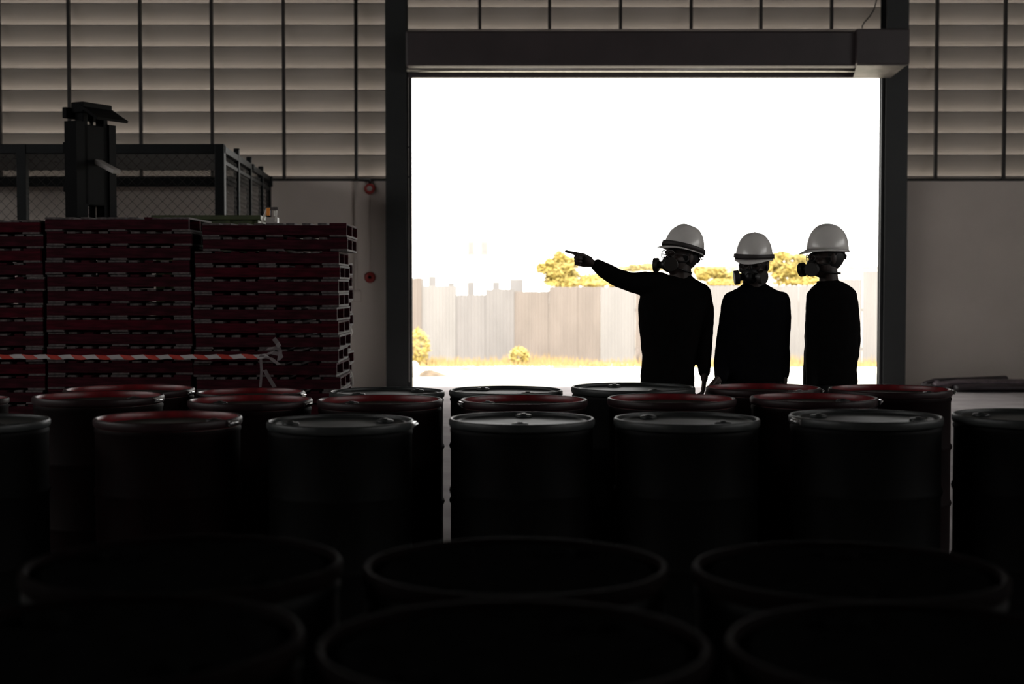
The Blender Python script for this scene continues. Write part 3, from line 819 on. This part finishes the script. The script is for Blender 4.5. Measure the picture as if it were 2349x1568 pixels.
# straw grass strip (uncountable)
m = MB(); rn = random.Random(4)
for _ in range(9000):
    y = rn.uniform(29.5, 32.8); x = rn.uniform(-2.6, 9.5)
    cl = .5 + .5 * math.sin(x * 1.7 + 1) * math.sin(x * .63 + y)
    if rn.random() > .35 + .6 * cl: continue
    h = rn.uniform(.05, .16) * (1.0 + 1.4 * cl * ((y - 29.5) / 3.3)); z = ground_z(y) - .02
    dx, dy = rn.uniform(-.05, .05), rn.uniform(-.05, .05); w_ = .012
    m.add([(x - w_, y, z), (x + w_, y, z), (x + dx, y + dy, z + h)], [(0, 1, 2)])
o = m.build('grass', M['grass'], fix=False); tag(o, 'dry straw grass growing along the foot of the fence', 'grass', kind='stuff')
# low dirt berm
def mound(label, px_, py_, wx_, dy_, h, Y, mt, seed, name='dirt_mound'):
    rn = random.Random(seed); b = pix(px_, py_, Y); gz_ = ground_z(Y)
    m = MB(); N = 14; R = 8; vs = [(0, 0, h)]
    for i in range(1, R + 1):
        for k in range(N * 2):
            a_ = PI * k / N; rr = i / R
            vs.append((wx_ * rr * math.cos(a_) * (1 + rn.uniform(-.08, .08)), dy_ * rr * math.sin(a_), h * (.5 + .5 * math.cos(PI * rr)) * (1 + rn.uniform(-.2, .2)) - (.03 if i == R else 0)))
    K = N * 2
    fs = [(0, 1 + k, 1 + (k + 1) % K) for k in range(K)]
    for i in range(R - 1):
        for k in range(K):
            a0 = 1 + i * K + k; a1 = 1 + i * K + (k + 1) % K
            fs.append((a0, a0 + K, a1 + K, a1))
    m.add(vs, fs, 0, True); o = m.build(name, M[mt]); o.location = (b.x, Y, gz_)
    return tag(o, label, 'mound', kind=None)
mound('low tan dirt mound near the left door jamb', 985, 850, .34, .5, .09, 24.5, 'dirt', 1)
mound('long low dirt mound in the yard left of centre', 1075, 838, .5, .5, .06, 27.5, 'dirt', 2)
mound('long low dirt mound in the yard right of centre', 1300, 836, .8, .5, .06, 28.5, 'grass', 3)
a = pix(950, 850, 24.0)
o = MB().ell((0, 0, .10), (.10, .12, .16)).build('pale_boulder', M['bwall']); o.location = (a.x, 24.0, ground_z(24.0)); tag(o, 'white boulder at the left door jamb in the yard', 'boulder')
# marker post
a = pix(1463, 800, 31.8)
o = MB().tube([(a.x, 31.8, ground_z(31.8)), (a.x, 31.8, fz(795, 31.8))], .03, 8).build('marker_post', M['post']); tag(o, 'short grey post before the fence, left of the pointing man', 'post')

# far buildings
t = thing('white_building', 'overexposed white building with two small windows', 'building', (0, 62, gz))
a = pix(900, 440, 62); b = pix(1215, 440, 62)
MB().box(a.x, b.x, 0, 10, 0, a.z - gz).build('wall', M['bwall'], t)
for p0, p1 in ((1072, 1089), (1102, 1120)):
    c0 = pix(p0, 552, 61.9); c1 = pix(p1, 583, 61.9)
    f_ = MB().box(c0.x, c1.x, -.05, .02, c1.z - gz, c0.z - gz, b=.01).build('window', M['bwin'], t)
    MB().box(c0.x + .05, c1.x - .05, -.06, -.045, c1.z - gz + .06, c0.z - gz - .06).build('pane', M['fence_b'], f_)
c0 = pix(1068, 583, 61.9); c1 = pix(1122, 583, 61.9)
MB().box(c0.x, c1.x, -.12, .02, c1.z - gz - .05, c1.z - gz).build('window_sill', M['gutter'], t)
t = thing('long_shed', 'long low white shed roofline behind the bushes', 'building', (0, 55, gz))
a = pix(1420, 612, 55); b = pix(2200, 606, 55)
MB().box(a.x, b.x, .2, 8, 0, a.z - gz - .1).build('wall', M['bwall'], t)
MB().box(a.x - .2, b.x, -.1, .3, a.z - gz - .12, a.z - gz + .05, b=.02).build('gutter', M['gutter'], t)
m = MB(); zr = a.z - gz + .05
m.add([(a.x - .2, -.1, zr), (b.x, -.1, zr), (b.x, 4, zr + .5), (a.x - .2, 4, zr + .5), (a.x - .2, 8.2, zr), (b.x, 8.2, zr)], [(0, 1, 2, 3), (3, 2, 5, 4), (0, 3, 4), (1, 5, 2)])
m.build('roof', M['bwall'], t)

# ------------------------------------------------------------------ people
PY = 8.8
PM = PY / F
def PP(x, y, dy=0): p = pix(x, y, PY); p.y += dy; return p
def remesh(o, vox, sm=4, disp=0, scale=.12):
    r = o.modifiers.new('remesh', 'REMESH'); r.mode = 'VOXEL'; r.voxel_size = vox; r.use_smooth_shade = True
    if sm:
        s_ = o.modifiers.new('smooth', 'SMOOTH'); s_.iterations = sm; s_.factor = .5
    if disp:
        tx = bpy.data.textures.new('folds', 'CLOUDS'); tx.noise_scale = scale; tx.noise_depth = 2
        d = o.modifiers.new('folds', 'DISPLACE'); d.texture = tx; d.strength = disp; d.mid_level = .5; d.texture_coords = 'GLOBAL'
def hand(m, wrist, d, across, palm_n, curls, thumb, sc=1.0):
    """wrist point, pointing direction, direction index->little finger, palm normal; curl per finger in radians per joint"""
    d = Vector(d).normalized(); a_ = Vector(across).normalized(); a_ = (a_ - d * a_.dot(d)).normalized()
    n_ = d.cross(a_); n_ = n_ if n_.dot(Vector(palm_n)) > 0 else -n_
    W = Vector(wrist)
    L = [.074, .081, .075, .058]; Rr = [.0112, .0112, .0106, .0095]
    for i in range(4):
        off = (-.029 + i * .0195) * sc
        base = W + d * (.088 - (.004 * abs(i - 1))) * sc + a_ * off
        m.tube([W + d * .005 + a_ * off * .55, W + d * .045 * sc + a_ * off * .9 , base], [.017 * sc, .0145 * sc, .0115 * sc], 10, cap='round')
        p = base; dd = d.copy(); pts = [p]; rad = [Rr[i] * 1.08 * sc]
        for j, fr in enumerate((.46, .31, .23)):
            ang = curls[i][j]
            dd = (dd * math.cos(ang) + n_cur(dd, n_, d) * math.sin(ang)).normalized()
            p = p + dd * L[i] * fr * sc; pts.append(p); rad.append(Rr[i] * (1 - .1 * (j + 1)) * sc)
        m.tube(pts, rad, 10, cap='round', up=a_)
    tb = W + d * .028 * sc - a_ * .026 * sc
    t1, t2 = thumb
    td1 = (d * t1[0] - a_ * t1[1] + n_ * t1[2]).normalized(); td2 = (d * t2[0] - a_ * t2[1] + n_ * t2[2]).normalized()
    m.tube([W + d * .012 - a_ * .012, tb, tb + td1 * .036 * sc, tb + td1 * .036 * sc + td2 * .030 * sc], [.015 * sc, .014 * sc, .0112 * sc, .0095 * sc], 10, cap='round')
def n_cur(dd, n_, d):
    # the in-plane normal of the current bone, bending towards the palm
    ax = d.cross(n_)
    return ax.cross(dd).normalized() if ax.cross(dd).length > 1e-6 else n_

REL = [(.25, .35, .25), (.3, .4, .25), (.35, .4, .3), (.4, .45, .3)]
POINT = [(.02, .03, .0), (1.35, 1.45, .9), (1.4, 1.45, .9), (1.4, 1.5, .9)]

def head_T(px, py, yaw, tilt=0, roll=0, dy=0):
    return Matrix.Translation(PP(px, py, dy)) @ Matrix.Rotation(math.radians(yaw), 4, 'Z') @ Matrix.Rotation(math.radians(tilt), 4, 'X') @ Matrix.Rotation(math.radians(roll), 4, 'Y') @ Matrix.Scale(1.06, 4)
def add_head(m, T):
    # face towards local -y
    m.ell((0, .008, .028), (.074, .094, .092), T); m.ell((0, -.022, -.03), (.060, .066, .085), T)
    m.ell((0, -.045, -.085), (.036, .036, .028), T)           # chin
    m.ell((0, -.086, .012), (.045, .018, .016), T)            # brow
    m.tube([T @ Vector((0, -.088, .005)), T @ Vector((0, -.104, -.028)), T @ Vector((0, -.10, -.036))], [.010, .014, .012], 10, cap='round')
    m.ell((0, -.084, -.062), (.026, .012, .010), T)           # mouth
    for sx in (-1, 1):
        m.ell((sx * .032, -.074, .004), (.014, .012, .010), T)  # eyelids
        m.ell((sx * .040, -.060, -.028), (.024, .024, .020), T)  # cheek
        m.ell((sx * .077, .008, -.008), (.011, .019, .033), T)  # ear
def hat(parent, T, band):
    """construction helmet, local base plane z=0 at the head centre"""
    seg = 56; rings = 16; vs = []; fs = []
    a_, b_, h_ = .106, .123, .147
    def pt(u, v, k=0):   # u angle, v 0 base .. 1 top
        el = v * PI / 2
        rr = math.cos(el) ** .82; zz = math.sin(el) ** .95 if v > 0 else 0
        c_, s_ = math.cos(u), math.sin(u)
        x = (a_ + k) * rr * c_; y = (b_ + k) * rr * s_ + .006; z = (h_ + k) * zz
        # crown ridges running front to back
        rdg = .0045 * math.exp(-(x / .013) ** 2) + .003 * (math.exp(-((abs(x) - .045) / .008) ** 2))
        rdg *= min(1, max(0, (zz - .35) / .3))
        return Vector((x, y, z + rdg))
    for k in (0, -.004):
        for i in range(rings):
            for j in range(seg): vs.append(pt(2 * PI * j / seg, i / rings, k))
        vs.append(pt(0, 1, k))
    off = rings * seg + 1
    for s0 in (0, off):
        for i in range(rings - 1):
            for j in range(seg):
                q = (s0 + i * seg + j, s0 + i * seg + (j + 1) % seg, s0 + (i + 1) * seg + (j + 1) % seg, s0 + (i + 1) * seg + j)
                fs.append(q)
        for j in range(seg): fs.append((s0 + (rings - 1) * seg + j, s0 + (rings - 1) * seg + (j + 1) % seg, s0 + rings * seg))
    for j in range(seg): fs.append((j, off + j, off + (j + 1) % seg, (j + 1) % seg))
    o = MB(); o.add([T @ v for v in vs], fs, 0, True)
    shell = o.build('hard_hat', M['hat'], parent); shell['label'] = 'white hard hat'
    # brim: small lip all round, peak at the front
    vs = []; fs = []; n = 72
    for j in range(n):
        u = 2 * PI * j / n; c_, s_ = math.cos(u), math.sin(u)
        front = max(0, -s_) ** 2.2
        ext = .007 + .040 * front
        x0_, y0_ = (a_ - .001) * c_, (b_ - .001) * s_ + .006
        x1_, y1_ = (a_ + ext * .55) * c_, (b_ + ext) * s_ + .006
        dz = -.006 - .020 * front * (1 - abs(c_) ** 2)
        for (x, y, z) in ((x0_, y0_, .004), (x1_, y1_, dz), (x1_, y1_, dz - .004), (x0_, y0_, -.002)): vs.append((x, y, z))
    for j in range(n):
        b = j * 4; c2 = ((j + 1) % n) * 4
        for q in range(4): fs.append((b + q, c2 + q, c2 + (q + 1) % 4, b + (q + 1) % 4))
    o = MB(); o.add([T @ Vector(v) for v in vs], fs, 0, True); o.build('brim', M['hat'], shell)
    if band:
        vs = []; fs = []
        for j in range(n):
            u = 2 * PI * j / n; c_, s_ = math.cos(u), math.sin(u); front = max(0, -s_) ** 2
            for (k, z) in ((.002, .004), (.010, .004), (.009, .026), (.002, .028)):
                vs.append(((a_ + k) * c_, (b_ + k + .006 * front) * s_ + .006, z - .002))
        for j in range(n):
            b = j * 4; c2 = ((j + 1) % n) * 4
            for q in range(4): fs.append((b + q, c2 + q, c2 + (q + 1) % 4, b + (q + 1) % 4))
        o = MB(); o.add([T @ Vector(v) for v in vs], fs, 0, True); o.build('goggle_band', M['band'], shell)['label'] = 'dark band'
        m_ = MB(); m_.tube([T @ Vector((0, .13, -.004)), T @ Vector((.004, .152, -.02))], .004, 8); m_.tube([T @ Vector((-.02, .134, .0)), T @ Vector((.02, .134, .0))], .009, 8)
        m_.build('band_clip', M['band'], shell)
    # ratchet at nape
    m_ = MB(); m_.tube([T @ Vector((-.045, .098, -.03)), T @ Vector((-.02, .108, -.045)), T @ Vector((.02, .108, -.045)), T @ Vector((.045, .098, -.03))], .008, 10, cap='round')
    for sx in (-1, 1): m_.tube([T @ Vector((sx * .045, .098, -.03)), T @ Vector((sx * .085, .05, -.004))], .005, 8)
    m_.build('nape_ratchet', M['mask'], shell)
def respirator(parent, T, ca=61):
    m_ = MB()
    m_.ell((0, -.085, -.055), (.045, .042, .048), T); m_.ell((0, -.115, -.062), (.024, .022, .026), T)
    o = m_.build('respirator', M['mask'], parent); o['label'] = 'black half-face respirator'
    for sx in (-1, 1):
        d = Vector((sx * math.sin(math.radians(ca)), -math.cos(math.radians(ca)), -.10)).normalized()
        c_ = Vector((sx * .040, -.098, -.062))
        p0, p1, p2, p3 = c_, c_ + d * .022, c_ + d * .0225, c_ + d * .052
        q = MB(); q.tube([T @ p0, T @ p1], .022, 18, smooth=False); q.build('valve', M['mask'], o)
        q = MB(); q.tube([T @ p2, T @ (p2 + d * .003), T @ (p3 - d * .003), T @ p3], [.040, .043, .043, .040], 26, smooth=False); q.build('cartridge', M['cart'], o)
    m_ = MB()
    for sx in (-1, 1):
        m_.tube([T @ Vector((sx * .04, -.09, -.07)), T @ Vector((sx * .07, -.03, -.085)), T @ Vector((sx * .062, .040, -.090)), T @ Vector((sx * .01, .066, -.095))], .0045, 8)
        m_.tube([T @ Vector((sx * .04, -.09, -.045)), T @ Vector((sx * .078, -.02, -.035)), T @ Vector((sx * .082, .03, .02))], .0045, 8)
    m_.tube([T @ Vector((0, .064, -.095)), T @ Vector((0, .084, -.094))], .007, 8)
    m_.build('strap', M['mask'], o)
def glasses(parent, T):
    m_ = MB(); g_ = MB()
    for sx in (-1, 1):
        N = 18
        pts = [T @ Vector((sx * .034 + .027 * math.cos(2 * PI * k / N), -.109 + .012 * (abs(.034 + sx * .027 * math.cos(2 * PI * k / N)) / .06) ** 2, -.002 + .022 * math.sin(2 * PI * k / N))) for k in range(N + 1)]
        m_.tube(pts, .0028, 6)
        m_.tube([T @ Vector((sx * .060, -.099, .002)), T @ Vector((sx * .078, -.05, .002)), T @ Vector((sx * .082, .01, .0))], .0028, 6)
    m_.tube([T @ Vector((-.01, -.109, .004)), T @ Vector((.01, -.109, .004))], .003, 6)
    o = m_.build('glasses', M['frame'], parent); o['label'] = 'dark-framed safety glasses'

def rings(tab, f=1.0, dh=.12, dyc=0):
    """tab rows: (y_px, xl_px, xr_px, half depth m)"""
    out = []
    for (y, xl, xr, d) in tab:
        a_, b_ = PP(xl, y), PP(xr, y); c_ = (a_.x + b_.x) / 2; h_ = (b_.x - a_.x) / 2 * f
        out.append((a_.z, c_ - h_, c_ + h_, d * f, PY + dyc))
    return list(reversed(out))
def legs(mb, tb, cx0, cx1, hip_y, yaw, r0=.092):
    """trousers: two tapering legs down to the floor; boots"""
    bt = MB()
    for cx in (cx0, cx1):
        h = PP(cx, hip_y); x = h.x
        mb.tube([(x, PY, h.z), (x, PY - .01, .72), (x + (.02 if cx == cx1 else -.02), PY - .01, .46), (x + (.03 if cx == cx1 else -.03), PY + .01, .09)], [r0 + .01, r0 - .005, .070, .062], 18, cap='round')
        tb.tube([(x, PY, h.z), (x, PY - .01, .72), (x + (.02 if cx == cx1 else -.02), PY - .01, .46), (x + (.03 if cx == cx1 else -.03), PY + .01, .06)], [r0 - .01, r0 - .02, .055, .045], 14, cap='round')
        fx = x + (.03 if cx == cx1 else -.03); d = Vector((math.sin(math.radians(yaw)), -math.cos(math.radians(yaw)), 0))
        b0 = Vector((fx, PY + .01, 0))
        bt.tube([b0 - d * .06 + Vector((0, 0, .055)), b0 + d * .06 + Vector((0, 0, .058)), b0 + d * .15 + Vector((0, 0, .045))], [.050, .048, .042], 14, cap='round')
        bt.tube([b0 + Vector((0, 0, .05)), b0 + Vector((0, 0, .18))], [.055, .055], 14, cap='round')
    for i, v in enumerate(bt.v): bt.v[i] = (v[0], v[1], max(.0, v[2]))
    return bt

def person(label, torso, arms, neck, hT, hands, trouser, legx, yaw, band, hair, cloth, hat_T=None, collar=None, ca=50):
    x0_ = PP(torso[-1][1] * .5 + torso[-1][2] * .5, 800).x
    t = thing('person', label, 'person', (x0_, PY, 0), 0, None)
    def lk(m_, name, mt, parent=t):
        for i, v in enumerate(m_.v): m_.v[i] = (v[0] - x0_, v[1] - PY, v[2])
        return m_.build(name, mt, parent)
    shirt = MB(); body = MB(); trs = MB()
    shirt.loft(rings(torso), 36); body.loft(rings(torso, .86), 28)
    for pts, rad in arms:
        P_ = [PP(x, y, dy) for x, y, dy in pts]; R_ = [r * PM for r in rad]
        shirt.tube(P_, R_, 20, cap='round'); body.tube(P_, [r * .78 for r in R_], 16, cap='round')
    for (pts, rad), h_ in zip(arms, hands):
        e = PP(*pts[-1]); body.tube([PP(*pts[-2]), e, Vector(h_[0]) + Vector(h_[1]).normalized() * .02], [rad[-2] * PM * .75, .030, .026], 14, cap='round', sq=.85)
    n0, n1, nr_ = neck
    body.tube([PP(*n0), PP(*n1)], [nr_ * PM, nr_ * PM * 1.12], 18, cap='round')
    add_head(body, hT)
    for h_ in hands: hand(body, *h_)
    trs.loft(rings(trouser), 30); body.loft(rings(trouser, .85), 24)
    boots = legs(trs, body, legx[0], legx[1], trouser[-1][0] - 6, yaw)
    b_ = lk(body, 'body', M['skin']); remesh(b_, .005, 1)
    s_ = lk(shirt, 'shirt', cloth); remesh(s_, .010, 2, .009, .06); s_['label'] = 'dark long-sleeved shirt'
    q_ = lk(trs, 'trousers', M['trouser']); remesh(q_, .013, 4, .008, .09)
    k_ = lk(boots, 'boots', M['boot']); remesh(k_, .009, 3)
    # collar band
    cm = MB(); N = 30
    (cxp, cyp, rxp, drop) = collar
    pts = []
    for k in range(N + 1):
        u = 2 * PI * k / N; p = PP(cxp + rxp * math.cos(u), cyp, -.075 * math.sin(u) if True else 0)
        p.z -= drop * max(0, math.sin(u)) ** 2; pts.append(p)
    cm.tube(pts, .011, 10)
    lk(cm, 'collar', cloth)
    # hair cap
    hm = MB(); hm.ell((0, .022, .020), (.081, .088, .098), hT); ho = lk(hm, 'hair', M['hair'])
    T0 = Matrix.Translation((-x0_, -PY, 0))
    hat(t, T0 @ (hat_T or hT), band)
    respirator(t, T0 @ hT, ca); glasses(t, T0 @ hT)
    return t

# man 1, pointing
person('man in dark shirt and white hard hat pointing left with outstretched arm',
       torso=[(630, 1538, 1585, .058), (640, 1520, 1596, .07), (645, 1508, 1604, .085), (656, 1488, 1617, .105), (672, 1470, 1626, .120), (700, 1463, 1624, .130), (740, 1465, 1610, .132), (780, 1469, 1600, .128),
              (815, 1473, 1594, .125), (845, 1471, 1592, .128), (880, 1469, 1592, .13)],
       arms=[([(1512, 655, 0), (1478, 650, -.02), (1445, 647, -.04), (1412, 636, -.06), (1385, 620, -.07), (1368, 609, -.08)], [32, 28, 22.5, 20.5, 19, 15]),
             ([(1607, 672, 0), (1618, 710, 0), (1618, 760, .0), (1615, 805, -.02), (1613, 850, -.05)], [24, 20, 18, 17, 14])],
       neck=((1560, 605), (1562, 655), 24),
       hT=head_T(1563, 588, -58, -8, 0),
       hat_T=head_T(1566, 573, -58, -14, 2),
       hands=[(PP(1352, 601, -.09), (-1, 0.0, .24), (.1, .15, -1), (0, -1, 0), POINT, ((.8, .25, .7), (.9, -.2, .5))),
              (PP(1613, 858, -.06), (-.05, -.05, -1), (.15, 1, 0), (-1, .1, 0), REL, ((.85, .45, .1), (.95, .1, .1)))],
       trouser=[(868, 1470, 1592, .128), (900, 1466, 1592, .13), (935, 1464, 1594, .128), (960, 1468, 1592, .12)],
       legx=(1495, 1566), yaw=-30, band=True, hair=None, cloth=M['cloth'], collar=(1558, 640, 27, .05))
# man 2, middle
person('shorter man in dark shirt and white hard hat standing between the other two',
       torso=[(649, 1707, 1755, .058), (662, 1688, 1776, .080), (672, 1672, 1797, .100), (688, 1663, 1806, .115), (720, 1662, 1803, .125), (770, 1660, 1800, .128), (820, 1656, 1797, .128), (850, 1652, 1797, .13), (876, 1650, 1798, .13)],
       arms=[([(1680, 691, 0), (1671, 730, 0), (1662, 785, .0), (1654, 830, -.03), (1647, 862, -.13)], [24, 21, 19.5, 18.5, 15]),
             ([(1789, 691, 0), (1795, 730, 0), (1794, 785, .02), (1795, 830, .0), (1795, 857, -.03)], [24, 20, 18.5, 17.5, 14])],
       neck=((1730, 625), (1731, 675), 25),
       hT=head_T(1729, 607, -22, 4, 0),
       hat_T=head_T(1729, 592, -22, 3, 2),
       hands=[(PP(1640, 866, -.15), (-.62, -.15, -.75), (.5, .8, -.2), (.5, -.3, -.3), REL, ((.9, .3, .3), (.9, .1, .4))),
              (PP(1796, 864, -.03), (0, -.1, -1), (0, 1, 0), (-1, 0, 0), REL, ((.85, .45, .1), (.95, .1, .1)))],
       trouser=[(866, 1652, 1798, .125), (900, 1654, 1802, .128), (935, 1656, 1800, .125), (960, 1662, 1794, .118)],
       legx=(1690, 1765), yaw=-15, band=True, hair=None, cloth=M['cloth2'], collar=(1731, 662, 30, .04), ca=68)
# man 3, right
person('man in dark shirt and plain white hard hat facing left, rightmost of the three',
       torso=[(642, 1884, 1920, .055), (650, 1874, 1938, .075), (660, 1862, 1956, .10), (674, 1853, 1964, .118), (700, 1849, 1968, .13), (750, 1848, 1968, .14), (800, 1846, 1966, .14), (845, 1844, 1964, .14), (882, 1842, 1966, .14)],
       arms=[([(1949, 678, .05), (1959, 720, .08), (1964, 775, .08), (1958, 818, .05), (1945, 855, .0), (1936, 880, -.03)], [21, 20, 18, 17, 15, 12]),
             ([(1866, 680, -.05), (1862, 730, -.06), (1860, 790, -.06), (1857, 840, -.08), (1852, 878, -.12)], [20, 18, 16, 15, 12])],
       neck=((1899, 605), (1902, 660), 20),
       hT=head_T(1896, 590, -78, 2, 0),
       hat_T=head_T(1896, 573, -78, -1, 0),
       hands=[(PP(1935, 886, -.03), (-.1, -.1, -1), (0, 1, 0), (-1, 0, 0), REL, ((.85, .45, .1), (.95, .1, .1))),
              (PP(1851, 884, -.12), (0, -.1, -1), (1, 0, 0), (0, 1, 0), REL, ((.85, .45, .1), (.95, .1, .1)))],
       trouser=[(872, 1843, 1966, .135), (900, 1842, 1966, .135), (935, 1842, 1966, .13), (960, 1848, 1960, .12)],
       legx=(1875, 1935), yaw=-60, band=False, hair=None, cloth=M['cloth'], collar=(1902, 648, 24, .03))
